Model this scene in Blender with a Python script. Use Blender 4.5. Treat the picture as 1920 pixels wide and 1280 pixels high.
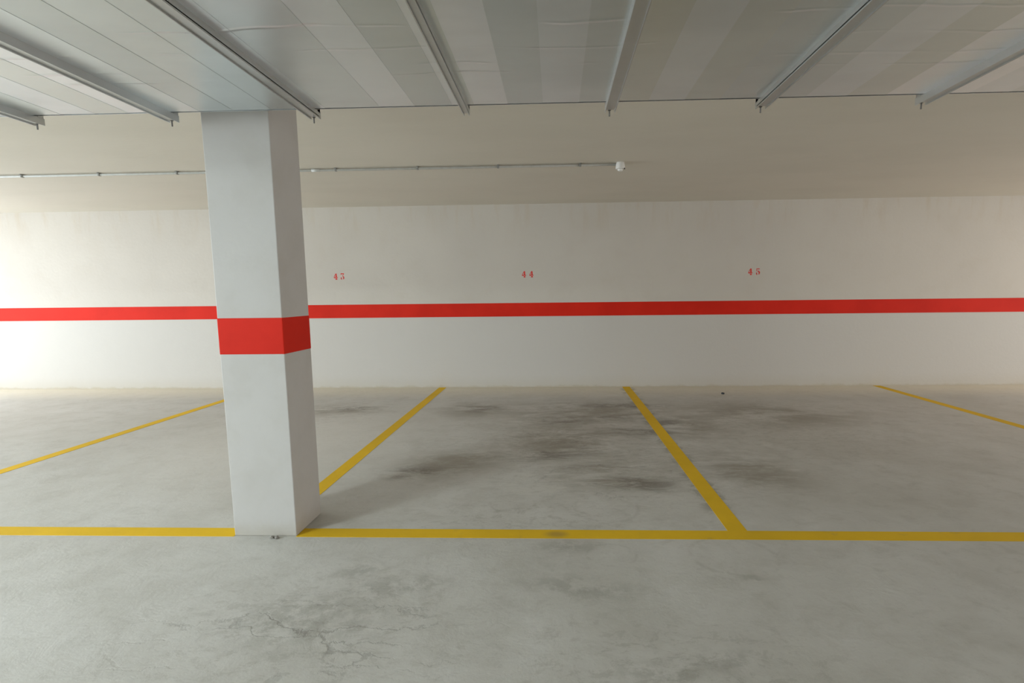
import bpy, bmesh, math, random
from mathutils import Matrix, Vector

random.seed(4)
for o in list(bpy.data.objects):
    bpy.data.objects.remove(o, do_unlink=True)
scene = bpy.context.scene
C = scene.collection

# ------------------------------------------------------------------ camera
YAW, PITCH, ROLL = -0.0374505, -0.1203174, -0.0107978
PX, PY, FPX = 1004.37, 674.24, 1000.0
CAM_H = 1.27
cy, sy = math.cos(YAW), math.sin(YAW)
fwd = Vector((sy * math.cos(PITCH), cy * math.cos(PITCH), math.sin(PITCH)))
rgt = Vector((cy, -sy, 0))
upv = rgt.cross(fwd)
c, s = math.cos(ROLL), math.sin(ROLL)
r2, u2 = c * rgt + s * upv, -s * rgt + c * upv
cam_data = bpy.data.cameras.new('camera')
cam = bpy.data.objects.new('camera', cam_data)
C.objects.link(cam)
cam.matrix_world = Matrix(((r2.x, u2.x, -fwd.x, 0), (r2.y, u2.y, -fwd.y, 0),
                           (r2.z, u2.z, -fwd.z, CAM_H), (0, 0, 0, 1)))
cam_data.sensor_fit = 'HORIZONTAL'
cam_data.sensor_width = 36.0
cam_data.lens = FPX / 1920 * 36
cam_data.shift_x = -(PX - 960) / 1920
cam_data.shift_y = (PY - 640) / 1920
cam_data.clip_start = 0.02
scene.camera = cam

# ------------------------------------------------------------------ world, light, exposure
world = bpy.data.worlds.new('sky')
scene.world = world
world.use_nodes = True
wn = world.node_tree
wn.nodes.clear()
wo = wn.nodes.new('ShaderNodeOutputWorld')
wb = wn.nodes.new('ShaderNodeBackground')
wb.inputs['Color'].default_value = (0.62, 0.78, 1.0, 1)
wb.inputs['Strength'].default_value = 1.2
wn.links.new(wb.outputs[0], wo.inputs[0])

DOOR_X0, DOOR_X1, DOOR_H, FRONT_Y = -6.7, -4.1, 2.30, -2.6
LX_OPEN, RX_OPEN = -9.2, 9.5


def area(name, loc, target, sx, sy_, power, col):
    d = bpy.data.lights.new(name, 'AREA')
    d.shape = 'RECTANGLE'
    d.size, d.size_y = sx, sy_
    d.energy = power
    d.color = col
    o = bpy.data.objects.new(name, d)
    C.objects.link(o)
    o.location = loc
    o.rotation_euler = (Vector(target) - Vector(loc)).to_track_quat('-Z', 'Y').to_euler()
    return o


# daylight through the vehicle entrance, left of and behind the camera
area('entrance_daylight', ((DOOR_X0 + DOOR_X1) / 2, FRONT_Y - 0.25, DOOR_H / 2 + 0.05),
     ((DOOR_X0 + DOOR_X1) / 2 + 3.0, FRONT_Y + 4.5, 1.1), 2.5, 2.2, 45, (0.86, 0.96, 1.0))
# daylight through the open left end of the garage
area('open_end_daylight', (LX_OPEN - .25, 2.3, 1.15), (0, 2.3, 1.15), 9.2, 2.2, 220, (0.95, 0.98, 1.0))
# weaker, warm fill light added at an unseen opening in the right end
area('right_end_fill', (RX_OPEN + .25, 2.3, 1.15), (0, 2.3, 1.15), 9.2, 2.2, 136, (1.0, 0.85, 0.70))

# cool white lamp on the ceiling, left of and behind the camera
LAMP = (-5.1, -1.0)
area('lamp_light', (LAMP[0], LAMP[1], 2.36), (LAMP[0], LAMP[1], 0), 1.2, .12, 200, (0.84, 0.95, 1.0))

vs = scene.view_settings
scene.display_settings.display_device = 'sRGB'
vs.view_transform = 'Standard'
vs.look = 'None'
vs.gamma = 1.0
vs.use_curve_mapping = False
vs.exposure = 0.79


# ------------------------------------------------------------------ material helpers
class NT:
    def __init__(self, name):
        self.m = bpy.data.materials.new(name)
        self.m.use_nodes = True
        self.t = self.m.node_tree
        self.b = self.t.nodes['Principled BSDF']
        tc = self.t.nodes.new('ShaderNodeNewGeometry')
        self.pos = tc.outputs['Position']

    def n(self, typ, **kw):
        nd = self.t.nodes.new(typ)
        for k, v in kw.items():
            setattr(nd, k, v)
        return nd

    def link(self, a, b):
        if hasattr(a, 'is_output') or isinstance(a, bpy.types.NodeSocket):
            self.t.links.new(a, b)
        else:
            b.default_value = a

    def math(self, op, a, b=0.0, clamp=False):
        nd = self.n('ShaderNodeMath', operation=op, use_clamp=clamp)
        self.link(a, nd.inputs[0])
        self.link(b, nd.inputs[1])
        return nd.outputs[0]

    def mapping(self, scale=(1, 1, 1), loc=(0, 0, 0), rot=(0, 0, 0), vec=None):
        nd = self.n('ShaderNodeMapping')
        self.link(vec or self.pos, nd.inputs['Vector'])
        nd.inputs['Scale'].default_value = scale
        nd.inputs['Location'].default_value = loc
        nd.inputs['Rotation'].default_value = rot
        return nd.outputs[0]

    def noise(self, scale, detail=4, rough=0.55, vec=None, dist=0.0):
        nd = self.n('ShaderNodeTexNoise')
        self.link(vec or self.pos, nd.inputs['Vector'])
        nd.inputs['Scale'].default_value = scale
        nd.inputs['Detail'].default_value = detail
        nd.inputs['Roughness'].default_value = rough
        nd.inputs['Distortion'].default_value = dist
        return nd.outputs[0]

    def ramp(self, v, a, b, lo=0.0, hi=1.0):
        nd = self.n('ShaderNodeMapRange', interpolation_type='SMOOTHSTEP')
        self.link(v, nd.inputs[0])
        nd.inputs[1].default_value = a
        nd.inputs[2].default_value = b
        nd.inputs[3].default_value = lo
        nd.inputs[4].default_value = hi
        return nd.outputs[0]

    def mix(self, f, a, b, blend='MIX'):
        nd = self.n('ShaderNodeMix', data_type='RGBA', blend_type=blend)
        self.link(f, nd.inputs[0])
        for v, i in ((a, 6), (b, 7)):
            if isinstance(v, tuple):
                nd.inputs[i].default_value = (*v, 1)
            else:
                self.link(v, nd.inputs[i])
        return nd.outputs[2]

    def sep(self, vec=None):
        nd = self.n('ShaderNodeSeparateXYZ')
        self.link(vec or self.pos, nd.inputs[0])
        return nd.outputs

    def blob(self, x, y, rx, ry, rot=0.0):
        """soft elliptical mask on the floor plane"""
        mp = self.n('ShaderNodeMapping', vector_type='TEXTURE')
        self.link(self.pos, mp.inputs['Vector'])
        mp.inputs['Location'].default_value = (x, y, 0)
        mp.inputs['Rotation'].default_value = (0, 0, rot)
        mp.inputs['Scale'].default_value = (rx, ry, 1)
        ln = self.n('ShaderNodeVectorMath', operation='LENGTH')
        self.t.links.new(mp.outputs[0], ln.inputs[0])
        return self.ramp(ln.outputs['Value'], 0.15, 1.0, 1.0, 0.0)

    def ring(self, x, y, rx, ry, a=.86, w=.10):
        """thin elliptical scuff on the floor plane"""
        mp = self.n('ShaderNodeMapping', vector_type='TEXTURE')
        self.link(self.pos, mp.inputs['Vector'])
        mp.inputs['Location'].default_value = (x, y, 0)
        mp.inputs['Scale'].default_value = (rx, ry, 1)
        ln = self.n('ShaderNodeVectorMath', operation='LENGTH')
        self.t.links.new(mp.outputs[0], ln.inputs[0])
        d = self.math('ABSOLUTE', self.math('SUBTRACT', ln.outputs['Value'], a))
        return self.ramp(d, 0.0, w, 1.0, 0.0)

    def add(self, *vals):
        r = vals[0]
        for v in vals[1:]:
            r = self.math('MAXIMUM', r, v)
        return r

    def bump(self, h, strength, dist=0.01):
        nd = self.n('ShaderNodeBump')
        nd.inputs['Strength'].default_value = strength
        nd.inputs['Distance'].default_value = dist
        self.link(h, nd.inputs['Height'])
        self.t.links.new(nd.outputs[0], self.b.inputs['Normal'])

    def out(self, col, rough=0.6, metal=0.0, spec=None):
        if isinstance(col, tuple):
            self.b.inputs['Base Color'].default_value = (*col, 1)
        else:
            self.link(col, self.b.inputs['Base Color'])
        self.link(rough, self.b.inputs['Roughness'])
        self.b.inputs['Metallic'].default_value = metal
        if spec is not None:
            self.b.inputs['Specular IOR Level'].default_value = spec
        return self.m


def mat_wall():
    k = NT('painted_plaster_wall')
    x, y, z = k.sep()
    big = k.noise(0.55, 3)
    med = k.noise(3.5, 5, 0.6)
    col = k.mix(k.ramp(big, .35, .7), (0.517, 0.484, 0.425), (0.490, 0.458, 0.403))
    col = k.mix(k.math('MULTIPLY', k.ramp(med, .48, .75), .35), col, (0.470, 0.428, 0.363))
    # damp, rusty runs under the ceiling joint
    streak = k.noise(2.2, 5, .65, k.mapping((3.2, 1, .55)))
    top = k.ramp(z, 1.95, 2.48)
    f = k.math('MULTIPLY', k.math('MULTIPLY', top, k.ramp(streak, .47, .72)), .36)
    col = k.mix(f, col, (0.436, 0.348, 0.231))
    # cooler tone below the guide stripe
    low = k.ramp(z, .95, 1.0, 1, 0)
    col = k.mix(k.math('MULTIPLY', low, .8), col, (0.504, 0.487, 0.449))
    # cement splashes along the foot of the wall
    foot = k.math('ADD', z, k.math('MULTIPLY', k.math('SUBTRACT', k.noise(5, 5, .7), .5), .10))
    col = k.mix(k.math('MULTIPLY', k.ramp(foot, .0, .035, 1, 0), .8), col, (0.408, 0.362, 0.273))
    col = k.mix(k.math('MULTIPLY', k.ramp(foot, .02, .20, 1, 0), .28), col, (0.422, 0.381, 0.297))
    k.bump(k.math('ADD', k.noise(28, 4, .6), k.math('MULTIPLY', k.noise(3, 3), 2.0)), .25, .006)
    return k.out(col, .62, spec=.3)


def mat_ceiling():
    k = NT('ceiling_plaster')
    med = k.noise(1.1, 5, .6, k.mapping((.8, 1.7, 1)))
    col = k.mix(k.ramp(med, .38, .7), (0.641, 0.599, 0.512), (0.617, 0.577, 0.491))
    k.bump(k.noise(14, 4, .6, k.mapping((.6, 2.2, 1))), .25, .006)
    return k.out(col, .8, spec=.2)


def mat_pillar():
    k = NT('painted_pillar')
    x, y, z = k.sep()
    med = k.noise(5, 5, .6)
    col = k.mix(k.ramp(med, .4, .75), (0.461, 0.447, 0.422), (0.437, 0.420, 0.390))
    foot = k.math('ADD', z, k.math('MULTIPLY', k.math('SUBTRACT', k.noise(9, 5, .7), .5), .12))
    col = k.mix(k.math('MULTIPLY', k.ramp(foot, .0, .10, 1, 0), .55), col, (0.368, 0.333, 0.267))
    k.bump(k.noise(30, 4, .6), .18, .004)
    return k.out(col, .6, spec=.3)


def mat_floor():
    k = NT('worn_concrete')
    x, y, z = k.sep()
    big = k.noise(.7, 4, .6)
    med = k.noise(3.0, 6, .65, dist=.3)
    blot = k.noise(6.5, 7, .72, dist=.5)
    fine = k.noise(30, 6, .75)
    streak = k.noise(1.6, 8, .74, k.mapping((.75, 1.5, 1)), dist=.4)
    scratch = k.noise(9, 5, .7, k.mapping((.35, 2.4, 1), rot=(0, 0, .12)), dist=.3)
    col = k.mix(k.ramp(big, .35, .68), (0.536, 0.525, 0.486), (0.471, 0.460, 0.416))
    col = k.mix(k.math('MULTIPLY', k.ramp(med, .44, .70), .42), col, (0.389, 0.372, 0.324))
    col = k.mix(k.math('MULTIPLY', k.ramp(med, .46, .25), .38), col, (0.605, 0.597, 0.567))
    col = k.mix(k.math('MULTIPLY', k.ramp(blot, .50, .70), .34), col, (0.346, 0.333, 0.290))
    # paler, yellowish strip next to the wall, and a soft pale patch
    col = k.mix(k.math('MULTIPLY', k.ramp(y, 6.35, 7.25), .7), col, (0.74, 0.665, 0.52))
    col = k.mix(k.math('MULTIPLY', k.blob(-2.4, 4.6, 1.6, 2.2), .6), col, (0.670, 0.646, 0.592))
    # broad tyre dirt in the bays
    s1 = k.add(k.blob(.35, 5.75, 1.5, .95, -.05), k.blob(.15, 4.6, 1.0, 1.0, .4), k.blob(-.8, 3.95, .75, .5, .7),
               k.blob(.45, 3.7, .8, .5, 0), k.blob(-.85, 5.9, .7, .6, 0), k.blob(-2.45, 5.85, .85, .45, .15),
               k.blob(1.25, 5.1, .6, .9, 0), k.blob(1.4, 3.8, .55, .9, 0), k.blob(2.2, 5.6, 1.4, .9, 0))
    sm = k.math('MULTIPLY', s1, k.ramp(streak, .38, .60))
    col = k.mix(k.math('MULTIPLY', sm, .74), col, (0.233, 0.208, 0.160))
    # darker rubbed marks
    s2 = k.add(k.blob(.75, 6.05, .85, .22, -.04), k.blob(.25, 5.35, .85, .30, .12), k.blob(-.86, 5.92, .42, .30, 0),
               k.blob(-.02, 4.18, .55, .24, .25), k.blob(.55, 3.5, .42, .2, -.3), k.blob(-1.04, 3.72, .30, .24, .3),
               k.blob(1.08, 5.2, .28, .35, 0), k.blob(.75, 4.9, .5, .25, .1), k.blob(-2.3, 5.95, .4, .2, .1))
    sm2 = k.math('MULTIPLY', s2, k.ramp(k.noise(4.0, 9, .80, k.mapping((.65, 1.5, 1), rot=(0, 0, .1)), dist=.6), .43, .60))
    col = k.mix(k.math('MULTIPLY', sm2, .78), col, (0.143, 0.125, 0.100))
    # scrapes crossing the bay
    sm4 = k.math('MULTIPLY', k.add(k.blob(.4, 5.5, 1.3, .9), k.blob(.2, 4.2, 1.2, .6)), k.ramp(scratch, .56, .64))
    col = k.mix(k.math('MULTIPLY', sm4, .45), col, (0.173, 0.156, 0.125))
    # bare light patches where the skin has come off
    s3 = k.add(k.blob(-.42, 5.28, .32, .2, 0), k.blob(.5, 3.9, .6, .35, -.1), k.blob(-.1, 3.45, .7, .4, 0), k.blob(.3, 4.3, .5, .18, .2))
    sm3 = k.math('MULTIPLY', s3, k.ramp(k.noise(5.5, 6, .7, k.mapping((.6, 1.7, 1)), dist=.5), .50, .57))
    col = k.mix(k.math('MULTIPLY', sm3, .5), col, (0.571, 0.554, 0.506))
    # grime along the painted lines and grey smudges in the aisle
    edge = k.math('MULTIPLY', k.ramp(k.math('ABSOLUTE', k.math('SUBTRACT', x, .972)), .05, .13, 1, 0), k.ramp(blot, .44, .6))
    edge = k.math('MULTIPLY', edge, k.ramp(y, 2.8, 3.2))
    col = k.mix(k.math('MULTIPLY', edge, .55), col, (0.190, 0.173, 0.138))
    s5 = k.add(k.blob(-.92, 2.33, .17, .10, .3), k.blob(.05, 2.58, .3, .1, 0), k.blob(.87, 2.28, .09, .07), k.blob(-.7, 2.2, .35, .12, .2),
               k.blob(.58, 1.74, .22, .1), k.blob(.35, 1.68, .25, .08), k.blob(-1.0, 1.95, .5, .28, .1), k.blob(.1, 2.2, .4, .14, -.2))
    col = k.mix(k.math('MULTIPLY', k.math('MULTIPLY', s5, k.ramp(k.noise(11, 6, .7), .40, .58)), .52), col, (0.268, 0.259, 0.221))
    rings = k.add(k.ring(.02, 2.86, .19, .2), k.ring(.27, 2.50, .14, .13), k.ring(-.27, 3.15, .16, .16), k.ring(.30, 3.1, .22, .26),
                  k.ring(.86, 2.5, .24, .22), k.ring(.50, 3.38, .2, .14))
    rings = k.math('MULTIPLY', rings, k.ramp(k.noise(9, 5, .7), .42, .58))
    col = k.mix(k.math('MULTIPLY', rings, .24), col, (0.259, 0.246, 0.203))
    # patches where the trowelled skin has spalled to a rough surface
    spall = k.ramp(k.noise(13, 9, .82, k.mapping((.8, 1.3, 1)), dist=.4), .515, .565)
    sp = k.math('MULTIPLY', spall, k.math('ADD', .22, k.add(k.blob(-.95, 1.95, 1.0, .65, .1), k.blob(.3, 4.6, 1.7, 2.2), k.blob(.4, 1.7, .9, .45),
                                                            k.blob(-.2, 2.9, 1.0, .45), k.blob(2.0, 5.2, 1.4, 2.0), k.blob(-2.4, 5.8, .9, .9))))
    col = k.mix(k.math('MULTIPLY', sp, .30), col, (0.286, 0.268, 0.225))
    # fine speckle
    col = k.mix(k.math('MULTIPLY', k.ramp(fine, .54, .74), .36), col, (0.329, 0.316, 0.281))
    # hairline cracks in the aisle at left and in the bay
    warp = k.n('ShaderNodeMix', data_type='VECTOR')
    nz = k.n('ShaderNodeTexNoise')
    k.link(k.pos, nz.inputs['Vector'])
    nz.inputs['Scale'].default_value = 3.2
    nz.inputs['Detail'].default_value = 7
    nz.inputs['Roughness'].default_value = .65
    warp.inputs[0].default_value = .22
    k.link(k.pos, warp.inputs[4])
    k.link(nz.outputs['Color'], warp.inputs[5])
    vor = k.n('ShaderNodeTexVoronoi', feature='DISTANCE_TO_EDGE')
    k.link(k.mapping((.45, 2.0, 1), vec=warp.outputs[1]), vor.inputs['Vector'])
    vor.inputs['Scale'].default_value = 4.6
    crack = k.ramp(vor.outputs['Distance'], .002, .034, 1, 0)
    gate = k.math('MULTIPLY', k.ramp(k.noise(3.4, 5, .65), .45, .55),
                  k.add(k.blob(-.95, 1.85, .95, .50, .1), k.blob(.45, 3.7, 1.0, .9, 0), k.blob(-.1, 4.6, 1.1, 1.0, 0)))
    crack = k.math('MULTIPLY', crack, gate)
    col = k.mix(k.math('MULTIPLY', crack, .42), col, (0.164, 0.156, 0.134))
    # rough, spalled relief
    h = k.math('ADD', k.math('MULTIPLY', blot, .8), k.math('MULTIPLY', fine, .35))
    h = k.math('SUBTRACT', h, k.math('MULTIPLY', sp, .10))
    h = k.math('SUBTRACT', h, k.math('MULTIPLY', crack, .5))
    k.bump(h, .30, .010)
    return k.out(col, k.ramp(big, .3, .7, .66, .52), spec=.28)


def mat_yellow():
    k = NT('yellow_road_paint')
    med = k.noise(7, 6, .7)
    big = k.noise(1.3, 4, .6)
    col = k.mix(k.ramp(big, .35, .7), (0.736, 0.460, 0.020), (0.644, 0.405, 0.018))
    col = k.mix(k.math('MULTIPLY', k.ramp(med, .58, .75), .35), col, (0.331, 0.239, 0.083))
    col = k.mix(k.math('MULTIPLY', k.blob(.0, 2.72, .09, .06), .5), col, (0.202, 0.156, 0.074))
    k.bump(k.noise(24, 5, .7), .25, .004)
    return k.out(col, .65, spec=.12)


def mat_red(name='red_gloss_paint'):
    k = NT(name)
    col = k.mix(k.ramp(k.noise(2.2, 4), .35, .7), (.60, .020, .008), (.53, .016, .006))
    k.bump(k.noise(30, 3), .12, .003)
    return k.out(col, .6, spec=.12)


def mat_stencil():
    k = NT('red_stencil_paint')
    col = k.mix(k.ramp(k.noise(40, 3), .5, .75), (.60, .022, .015), (.60, .06, .045))
    return k.out(col, .6, spec=.3)


def mat_zinc(name, base, rough, wrinkles=False):
    k = NT(name)
    x, y, z = k.sep()
    mot = k.noise(1.6, 4, .6, k.mapping((1, 1.8, 1)))
    col = k.mix(k.ramp(mot, .35, .7), base, tuple(v * .93 for v in base))
    if wrinkles:
        # shallow cross ripples pressed into the sheet
        wob = k.math('MULTIPLY', k.math('SUBTRACT', k.noise(1.3, 3), .5), .16)
        yy = k.math('ADD', y, wob)
        hgt = None
        for c0, w in ((2.10, .014), (1.96, .011), (2.19, .010), (1.80, .012), (1.45, .012)):
            r = k.ramp(k.math('ABSOLUTE', k.math('SUBTRACT', yy, c0)), 0, w, 1, 0)
            hgt = r if hgt is None else k.math('MAXIMUM', hgt, r)
        hgt = k.math('MULTIPLY', hgt, k.ramp(k.noise(1.7, 3), .44, .6))
        k.bump(hgt, .35, .006)
    return k.out(col, k.ramp(k.noise(3, 3), .3, .7, rough - .02, rough + .04), 1.0)


def mat_plain(name, col, rough=.5, metal=0.0, var=.1, scale=20):
    k = NT(name)
    cc = k.mix(k.ramp(k.noise(scale, 3), .35, .7), col, tuple(v * (1 - var) for v in col))
    return k.out(cc, rough, metal)


M_WALL, M_CEIL, M_PILLAR, M_FLOOR = mat_wall(), mat_ceiling(), mat_pillar(), mat_floor()
M_YELLOW, M_RED, M_STENCIL = mat_yellow(), mat_red(), mat_stencil()
M_ZINC = mat_zinc('galvanised_sheet', (.83, .86, .86), .32)
M_STRIP = {t: mat_zinc('galvanised_strip_' + t, c_, .32, True) for t, c_ in
           {'pale': (.91, .95, .985), 'mid': (.83, .885, .92), 'dull': (.755, .815, .83), 'warm': (.77, .82, .81),
            'dark': (.70, .76, .775)}.items()}
M_FLANGE = mat_zinc('galvanised_flange', (.63, .65, .65), .38)
M_BOLT = mat_plain('dark_bolt_steel', (.20, .19, .18), .45, .9)
M_PIPE = mat_plain('grey_plastic_pipe', (.50, .51, .48), .5)
M_CLIP = mat_plain('grey_plastic_clip', (.26, .26, .24), .5)
M_WHITE = mat_plain('white_plastic', (.74, .73, .69), .45, var=.03)
M_TUBE = mat_plain('lamp_tube', (.9, .9, .9), .3, var=.0)
M_TUBE.node_tree.nodes['Principled BSDF'].inputs['Emission Color'].default_value = (.90, .97, 1, 1)
M_TUBE.node_tree.nodes['Principled BSDF'].inputs['Emission Strength'].default_value = 8.0
M_BLACK = mat_plain('black_rubber', (.03, .03, .03), .7)
M_STONE = mat_plain('dark_grit', (.06, .07, .08), .8, var=.4)
M_CRUMB = mat_plain('cement_crumb', (.26, .24, .21), .9, var=.4)
M_ASPHALT = mat_plain('driveway_concrete', (.45, .44, .42), .8)


# ------------------------------------------------------------------ mesh helpers
def add_box(bm, x0, x1, y0, y1, z0, z1, bevel=0.0):
    r = bmesh.ops.create_cube(bm, size=1.0)
    vs_ = r['verts']
    bmesh.ops.scale(bm, vec=(x1 - x0, y1 - y0, z1 - z0), verts=vs_)
    bmesh.ops.translate(bm, vec=((x0 + x1) / 2, (y0 + y1) / 2, (z0 + z1) / 2), verts=vs_)
    if bevel:
        es = {e for v in vs_ for e in v.link_edges}
        bmesh.ops.bevel(bm, geom=list(es), offset=bevel, segments=2, affect='EDGES', profile=.5)


def add_cyl(bm, p0, p1, r, r1=None, seg=14):
    p0, p1 = Vector(p0), Vector(p1)
    d = p1 - p0
    mtx = Matrix.Translation((p0 + p1) / 2) @ d.to_track_quat('Z', 'Y').to_matrix().to_4x4()
    bmesh.ops.create_cone(bm, cap_ends=True, segments=seg, radius1=r, radius2=r if r1 is None else r1,
                          depth=d.length, matrix=mtx)


def obj(name, bm, mat, parent=None, smooth=False):
    me = bpy.data.meshes.new(name)
    bmesh.ops.recalc_face_normals(bm, faces=bm.faces)
    bm.to_mesh(me)
    bm.free()
    me.materials.append(mat)
    if smooth:
        for p in me.polygons:
            p.use_smooth = True
    o = bpy.data.objects.new(name, me)
    C.objects.link(o)
    if parent is not None:
        o.parent = parent
        o.matrix_parent_inverse = Matrix.Identity(4)
        o.location = -world_loc(parent)
    return o


def world_loc(o):
    v = Vector(o.location)
    while o.parent is not None:
        o = o.parent
        v += Vector(o.location)
    return v


def tag(o, label=None, cat=None, group=None, kind=None):
    if label:
        o['label'] = label
    if cat:
        o['category'] = cat
    if group:
        o['group'] = group
    if kind:
        o['kind'] = kind
    return o


def thing(name, loc, label, cat, group=None):
    o = bpy.data.objects.new(name, None)
    o.empty_display_size = .1
    C.objects.link(o)
    o.location = loc
    return tag(o, label, cat, group)


def box_struct(name, b, mat, label, parent=None):
    bm = bmesh.new()
    add_box(bm, *b)
    o = obj(name, bm, mat, parent)
    return tag(o, label, kind='structure')


# ------------------------------------------------------------------ room shell
WY = 7.329          # back wall face
HC = 2.484          # ceiling height
LX, RX = LX_OPEN, RX_OPEN
T = .2
floor = box_struct('floor', (LX - T, RX + T, FRONT_Y - T, WY + T, -T, 0), M_FLOOR,
                   'worn grey concrete garage floor with dirt stains and yellow bay lines')
wall_back = box_struct('wall_back', (LX - T, RX + T, WY, WY + T, 0, HC), M_WALL,
                       'white plastered back wall with a red stripe and red bay numbers')
ceiling = box_struct('ceiling', (LX - T, RX + T, FRONT_Y - T, WY + T, HC, HC + T), M_CEIL,
                     'beige plastered ceiling above the duct and the conduit')
bm = bmesh.new()
add_box(bm, LX - T, LX, 6.95, WY, 0, HC)
add_box(bm, LX - T, LX, FRONT_Y, -2.35, 0, HC)
add_box(bm, LX - T, LX, -2.35, 6.95, DOOR_H, HC)
tag(obj('wall_left', bm, M_WALL), 'white left end wall of the garage with a wide opening', kind='structure')
bm = bmesh.new()
add_box(bm, RX, RX + T, 6.95, WY, 0, HC)
add_box(bm, RX, RX + T, FRONT_Y, -2.35, 0, HC)
add_box(bm, RX, RX + T, -2.35, 6.95, DOOR_H, HC)  # unseen opening added to admit the right end fill
tag(obj('wall_right', bm, M_WALL), 'white right end wall of the garage with a wide opening', kind='structure')
bm = bmesh.new()
add_box(bm, LX - T, DOOR_X0, FRONT_Y - T, FRONT_Y, 0, HC)
add_box(bm, DOOR_X1, RX + T, FRONT_Y - T, FRONT_Y, 0, HC)
add_box(bm, DOOR_X0, DOOR_X1, FRONT_Y - T, FRONT_Y, DOOR_H, HC)
tag(obj('wall_front', bm, M_WALL), 'white front wall with the open vehicle entrance', kind='structure')

# ------------------------------------------------------------------ paint on the floor
LH = .0015


def strip(x0, x1, y0, y1, label):
    bm = bmesh.new()
    add_box(bm, x0, x1, y0, y1, 0.0, LH)
    return tag(obj('yellow_line', bm, M_YELLOW, floor), label)


PX0, PX1, PY0, PY1 = -1.735, -1.395, 2.683, 2.983      # pillar footprint
strip(-1.632, -1.532, PY1, WY - .005, 'yellow bay line running back from the pillar, between bays 43 and 44')
strip(.920, 1.024, 2.775, WY - .005, 'yellow bay line on the right, between bays 44 and 45')
strip(PX1, 4.41, 2.672, 2.775, 'long yellow line across the front of bays 44 and 45')
strip(-4.21, PX0, 2.672, 2.775, 'yellow line across the front of bay 43, left of the pillar')
strip(-4.21, -4.11, 2.775, WY - .005, 'yellow bay line on the far left side of bay 43')
strip(4.31, 4.41, 2.775, WY - .005, 'yellow bay line on the far right side of bay 45')

# ------------------------------------------------------------------ paint on the back wall
bm = bmesh.new()
add_box(bm, LX, RX, WY - .0015, WY, .984, 1.168)
tag(obj('red_stripe', bm, M_RED, wall_back), 'red guide stripe painted along the back wall')


def seg(bm, p, q, w0, w1=None):
    """a flat stroke in the x-z plane"""
    w1 = w0 if w1 is None else w1
    p, q = Vector((p[0], p[1])), Vector((q[0], q[1]))
    d = (q - p).normalized()
    nrm = Vector((-d.y, d.x))
    pts = [p + nrm * w0 / 2, q + nrm * w1 / 2, q - nrm * w1 / 2, p - nrm * w0 / 2]
    y0, y1 = -.0012, 0.0
    a = [bm.verts.new((v.x, y0, v.y)) for v in pts]
    b = [bm.verts.new((v.x, y1, v.y)) for v in pts]
    bm.faces.new(a)
    bm.faces.new(b[::-1])
    for i in range(4):
        bm.faces.new((a[i], b[i], b[(i + 1) % 4], a[(i + 1) % 4]))


def arc(bm, cx, cz, rx, rz, a0, a1, w0, w1, n=8):
    pts = []
    for i in range(n + 1):
        a = math.radians(a0 + (a1 - a0) * i / n)
        pts.append((cx + rx * math.cos(a), cz + rz * math.sin(a)))
    for i in range(n):
        f0 = math.sin(math.pi * i / n)
        f1 = math.sin(math.pi * (i + 1) / n)
        seg(bm, pts[i], pts[i + 1], w0 + (w1 - w0) * f0, w0 + (w1 - w0) * f1)


def digit(bm, ch, x, z, h):
    """heavy roman stencil numerals with the bridges left open; box is 0.62 h wide"""
    def P(u, v):
        return (x + u * h, z + v * h)
    t = .08 * h
    if ch == '4':
        seg(bm, P(.40, .30), P(.40, 1.0), .24 * h, .18 * h)          # stem above the bridge
        seg(bm, P(.28, .92), P(.03, .40), t, .08 * h)                # diagonal
        seg(bm, P(.0, .33), P(.27, .33), .16 * h)                    # cross bar left
        seg(bm, P(.52, .33), P(.64, .33), .14 * h)                   # cross bar right
        seg(bm, P(.40, .24), P(.40, .06), .24 * h)                   # foot of the stem
        seg(bm, P(.24, .03), P(.56, .03), .07 * h)                   # serif
    elif ch == '3':
        seg(bm, P(.03, .95), P(.56, .95), .17 * h, .15 * h)          # flat top
        seg(bm, P(.06, .88), P(.06, .76), .06 * h)
        seg(bm, P(.52, .86), P(.28, .60), .07 * h)                   # diagonal
        arc(bm, P(.26, .29)[0], P(.26, .29)[1], .25 * h, .27 * h, 78, -60, .06 * h, .20 * h)
        arc(bm, P(.22, .25)[0], P(.22, .25)[1], .15 * h, .20 * h, 185, 262, .12 * h, .13 * h, 4)
        seg(bm, P(.01, .28), P(.17, .28), .16 * h)
    elif ch == '5':
        seg(bm, P(.09, 1.0), P(.09, .58), .08 * h)
        seg(bm, P(.17, .93), P(.56, .93), .15 * h, .11 * h)
        arc(bm, P(.26, .32)[0], P(.26, .32)[1], .26 * h, .28 * h, 105, -58, .07 * h, .20 * h)
        arc(bm, P(.22, .26)[0], P(.22, .26)[1], .15 * h, .21 * h, 185, 262, .12 * h, .13 * h, 4)
        seg(bm, P(.01, .29), P(.17, .29), .16 * h)


def number(txt, x0, x1, z0, z1):
    bm = bmesh.new()
    h = z1 - z0
    w = .62 * h
    digit(bm, txt[0], x0, z0, h)
    digit(bm, txt[1], x1 - w, z0, h)
    o = obj('stencil_number', bm, M_STENCIL, wall_back)
    o.location = (0, WY, 0)
    tag(o, 'red stencilled bay number ' + txt)


number('43', -3.045, -2.898, 1.512, 1.596)
number('44', -.447, -.294, 1.512, 1.596)
number('45', 2.587, 2.742, 1.508, 1.594)

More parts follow.
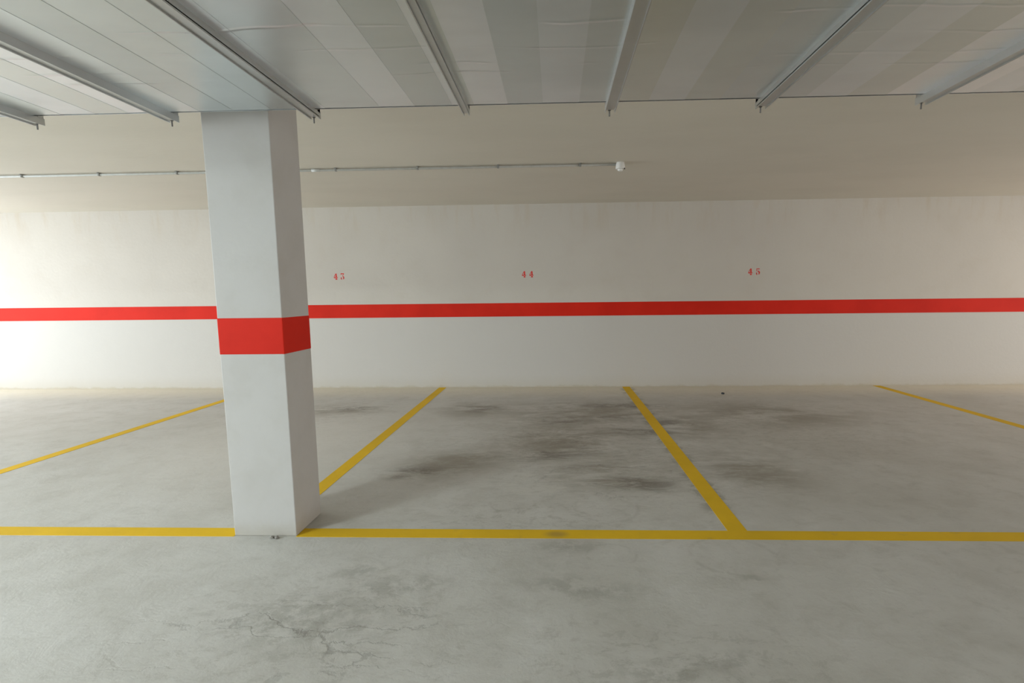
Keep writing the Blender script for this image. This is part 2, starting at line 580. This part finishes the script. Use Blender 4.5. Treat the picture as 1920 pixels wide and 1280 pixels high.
# ------------------------------------------------------------------ pillar
pil = thing('pillar', ((PX0 + PX1) / 2, (PY0 + PY1) / 2, 0),
            'square white concrete pillar with a red painted band at the corner of the bay', 'pillar')
bm = bmesh.new()
add_box(bm, PX0, PX1, PY0, PY1, 0, HC, .004)
shaft = obj('shaft', bm, M_PILLAR, pil)
bm = bmesh.new()
e = .0015
add_box(bm, PX0 - e, PX1 + e, PY0 - e, PY1 + e, .982, 1.171, .004)
tag(obj('painted_band', bm, M_RED, pil), 'red band painted round the pillar')

# ------------------------------------------------------------------ ventilation duct
DZ, DY0, DY1, DTOP = 2.13, .95, 2.54, 2.42
FX = [-.405 + .685 * i for i in range(-12, 13)]
FX[10], FX[11], FX[12], FX[13] = -1.80, -1.118, -.405, .258
duct = thing('ventilation_duct', (0, (DY0 + DY1) / 2, DTOP),
             'wide galvanised sheet metal air duct hung under the ceiling across the aisle', 'duct')
FW = .024     # half width of a flange


def section(xa, xb, strips):
    """one duct length: a closed sleeve whose underside is clad with lapped sheet strips"""
    bm = bmesh.new()
    # cross section along y: sheet, a narrow locked seam groove, then the lip
    prof = [(DY0, .004), (DY1 - .014, .004), (DY1 - .014, .016), (DY1 - .004, .016), (DY1 - .004, 0.0), (DY1, 0.0),
            (DY1, None), (DY0, None)]
    rows = [[bm.verts.new((x, y, DTOP if z is None else DZ + z)) for (y, z) in prof] for x in (xa, xb)]
    n = len(prof)
    for j in range(n):
        bm.faces.new((rows[0][j], rows[1][j], rows[1][(j + 1) % n], rows[0][(j + 1) % n]))
    for r in rows:
        bm.faces.new(r)
    sec = obj('duct_section', bm, M_ZINC, duct)
    for x0, x1, tone in strips:
        # each strip is tilted very slightly so that it laps over its neighbour
        bm = bmesh.new()
        v = [bm.verts.new((x, y, z)) for y in (DY0, DY1 - .014)
             for x, z in ((x0, DZ + .0010), (x1 + .003, DZ), (x1 + .003, DZ + .0010), (x0, DZ + .0035))]
        for q in ((0, 1, 5, 4), (1, 2, 6, 5), (2, 3, 7, 6), (3, 0, 4, 7), (3, 2, 1, 0), (4, 5, 6, 7)):
            bm.faces.new([v[t] for t in q])
        obj('sheet_strip', bm, M_STRIP[tone], sec)
    return sec


STRIPS = {10: [(-1.80, -1.64, 'mid'), (-1.64, -1.48, 'dark'), (-1.48, -1.30, 'dull'), (-1.30, -1.118, 'dull')],  # left lengths darkened in colour to offset bright reflections on them
          11: [(-1.118, -1.050, 'mid'), (-1.050, -.797, 'dull'), (-.797, -.635, 'mid'), (-.635, -.464, 'dark'),
               (-.464, -.432, 'mid'), (-.432, -.405, 'dull')],
          12: [(-.405, -.364, 'warm'), (-.364, -.212, 'pale'), (-.212, -.052, 'dull'), (-.052, .110, 'mid'), (.110, .258, 'dull')],
          13: [(.258, .42, 'warm'), (.42, .58, 'mid'), (.58, .735, 'warm'), (.735, .94, 'dull')]}
FX[14] = .94
tones = ['pale', 'mid', 'dull', 'mid', 'warm']
for i in range(len(FX) - 1):
    a, b = FX[i], FX[i + 1]
    st = STRIPS.get(i)
    if st is None:
        cuts = [a + (b - a) * t for t in (0, .24, .49, .73, 1)]
        st = [(cuts[q], cuts[q + 1], tones[(i * 3 + q) % 5]) for q in range(4)]
    section(a, b, st)

for i, fx in enumerate(FX):
    bm = bmesh.new()
    d = .030
    FW = .014 if i == 12 else .024
    # bottom and side rails of the joint: a channel with turned-up lips, open at its ends
    y0, y1 = DY0 - .045, DY1 + .045
    add_box(bm, fx - FW, fx - FW + .004, y0, y1, DZ - d, DZ + .001)          # left angle
    add_box(bm, fx + FW - .004, fx + FW, y0, y1, DZ - d, DZ + .001)          # right angle
    add_box(bm, fx - FW, fx + FW, y0 + .02, y1 - .02, DZ - d + .006, DZ - d + .010)   # cleat across the pair
    for ys in (y0 + .004, y1 - .032):
        add_box(bm, fx - FW, fx + FW, ys, ys + .028, DZ - .003, DZ + .03)
        add_box(bm, fx - FW, fx - FW + .004, ys, ys + .028, DZ, DTOP + .02)
        add_box(bm, fx + FW - .004, fx + FW, ys, ys + .028, DZ, DTOP + .02)
    fl = obj('flange', bm, M_FLANGE, duct)
    if i != 12:
        bm = bmesh.new()
        add_cyl(bm, (fx - .004, y1 - .012, DZ - .050), (fx - .004, y1 - .012, DZ + .0), .0035, seg=8)
        add_cyl(bm, (fx - .004, y1 - .012, DZ - .024), (fx - .004, y1 - .012, DZ - .014), .008, seg=6)
        obj('bolt', bm, M_BOLT, fl)
    if i % 2 == 0:
        for yy in (y0 + .016, y1 - .016):
            bm = bmesh.new()
            add_cyl(bm, (fx, yy, DTOP), (fx, yy, HC), .005, seg=8)
            obj('hanger_rod', bm, M_BOLT, duct)

# ------------------------------------------------------------------ lamp behind the camera
lamp = thing('batten_lamp', (LAMP[0], LAMP[1], HC), 'white batten lamp on the ceiling of the aisle, left of the camera', 'lamp')
bm = bmesh.new()
add_box(bm, LAMP[0] - .66, LAMP[0] + .66, LAMP[1] - .07, LAMP[1] + .07, HC - .05, HC, .004)
obj('housing', bm, M_WHITE, lamp)
for dy in (-.035, .035):
    bm = bmesh.new()
    add_cyl(bm, (LAMP[0] - .60, LAMP[1] + dy, HC - .082), (LAMP[0] + .60, LAMP[1] + dy, HC - .082), .014)
    obj('tube', bm, M_TUBE, lamp, True)
for sx in (-1, 1):
    bm = bmesh.new()
    add_box(bm, LAMP[0] + sx * .61 - .012, LAMP[0] + sx * .61 + .012, LAMP[1] - .06, LAMP[1] + .06, HC - .104, HC - .05, .003)
    obj('end_socket', bm, M_WHITE, lamp)

# ------------------------------------------------------------------ conduit and fitting on the ceiling
CY, CR = 5.160, .011
cz = HC - CR - .006
con = thing('electrical_conduit', (-4.0, CY, HC), 'thin grey conduit clipped along the ceiling, ending at the white fitting',
            'conduit')
bm = bmesh.new()
add_cyl(bm, (-9.1, CY, cz), (.575, CY, cz), CR, seg=12)
obj('pipe', bm, M_PIPE, con, True)
for x in [.242, -.525, -1.285, -2.067] + [-2.067 - .77 * i for i in range(1, 9)]:
    bm = bmesh.new()
    add_box(bm, x - .009, x + .009, CY - CR - .010, CY + CR + .010, HC - .012, HC - .0005, .002)
    add_cyl(bm, (x - .009, CY, cz), (x + .009, CY, cz), CR + .0035, seg=12)
    add_box(bm, x - .008, x + .008, CY - CR - .018, CY - CR + .002, HC - .010, HC - .002, .002)
    add_box(bm, x - .007, x + .007, CY - CR - .008, CY - CR + .002, cz - .014, HC - .002, .002)
    obj('clip', bm, M_CLIP, con)
bm = bmesh.new()
add_cyl(bm, (-2.30, CY, cz), (-2.22, CY, cz), CR + .003, seg=12)
obj('coupling', bm, M_PIPE, con, True)

FXP, FYP = .612, 5.150
fit = thing('ceiling_fitting', (FXP, FYP, HC), 'small white round fitting on the ceiling at the right end of the conduit',
            'fitting')


def lathe(bm, cx, cy_, prof, seg_=20):
    rings = []
    for r, z in prof:
        rings.append([bm.verts.new((cx + r * math.cos(2 * math.pi * k / seg_), cy_ + r * math.sin(2 * math.pi * k / seg_), z))
                      for k in range(seg_)])
    for a, b in zip(rings, rings[1:]):
        for k in range(seg_):
            bm.faces.new((a[k], a[(k + 1) % seg_], b[(k + 1) % seg_], b[k]))
    bm.faces.new(rings[0][::-1])
    bm.faces.new(rings[-1])


bm = bmesh.new()
lathe(bm, FXP, FYP, [(.036, HC), (.037, HC - .006), (.040, HC - .02), (.044, HC - .055), (.043, HC - .060), (.034, HC - .062)])
obj('body', bm, M_WHITE, fit, True)
bm = bmesh.new()
lathe(bm, FXP, FYP, [(.026, HC - .061), (.025, HC - .072), (.018, HC - .079), (.006, HC - .081)])
obj('lens', bm, M_WHITE, fit, True)
bm = bmesh.new()
add_cyl(bm, (FXP + .036, FYP - .026, HC - .069), (FXP + .036, FYP - .026, HC - .056), .005, seg=8)
obj('screw', bm, M_BLACK, fit)


# ------------------------------------------------------------------ loose bits on the floor
def pebble(name, x, y, r, mat, label, group=None):
    bm = bmesh.new()
    bmesh.ops.create_icosphere(bm, subdivisions=2, radius=r)
    rnd = random.Random(hash((round(x, 3), round(y, 3))) & 0xffff)
    for v in bm.verts:
        v.co *= 1 + rnd.uniform(-.22, .22)
        v.co.z *= .6
    zmin = min(v.co.z for v in bm.verts)
    for v in bm.verts:
        v.co.z -= zmin
    o = obj(name, bm, mat)
    o.location = (x, y, 0)
    return tag(o, label, 'debris', group)


pebble('grit', 2.112, 6.732, .020, M_STONE, 'small dark crumb lying on the floor of bay 45 near the wall')
pebble('plaster_crumb', -1.513, 2.655, .011, M_CRUMB, 'left one of two plaster crumbs at the front foot of the pillar',
       'crumbs at the foot of the pillar')
pebble('plaster_crumb', -1.487, 2.652, .012, M_CRUMB, 'right one of two plaster crumbs at the front foot of the pillar',
       'crumbs at the foot of the pillar')
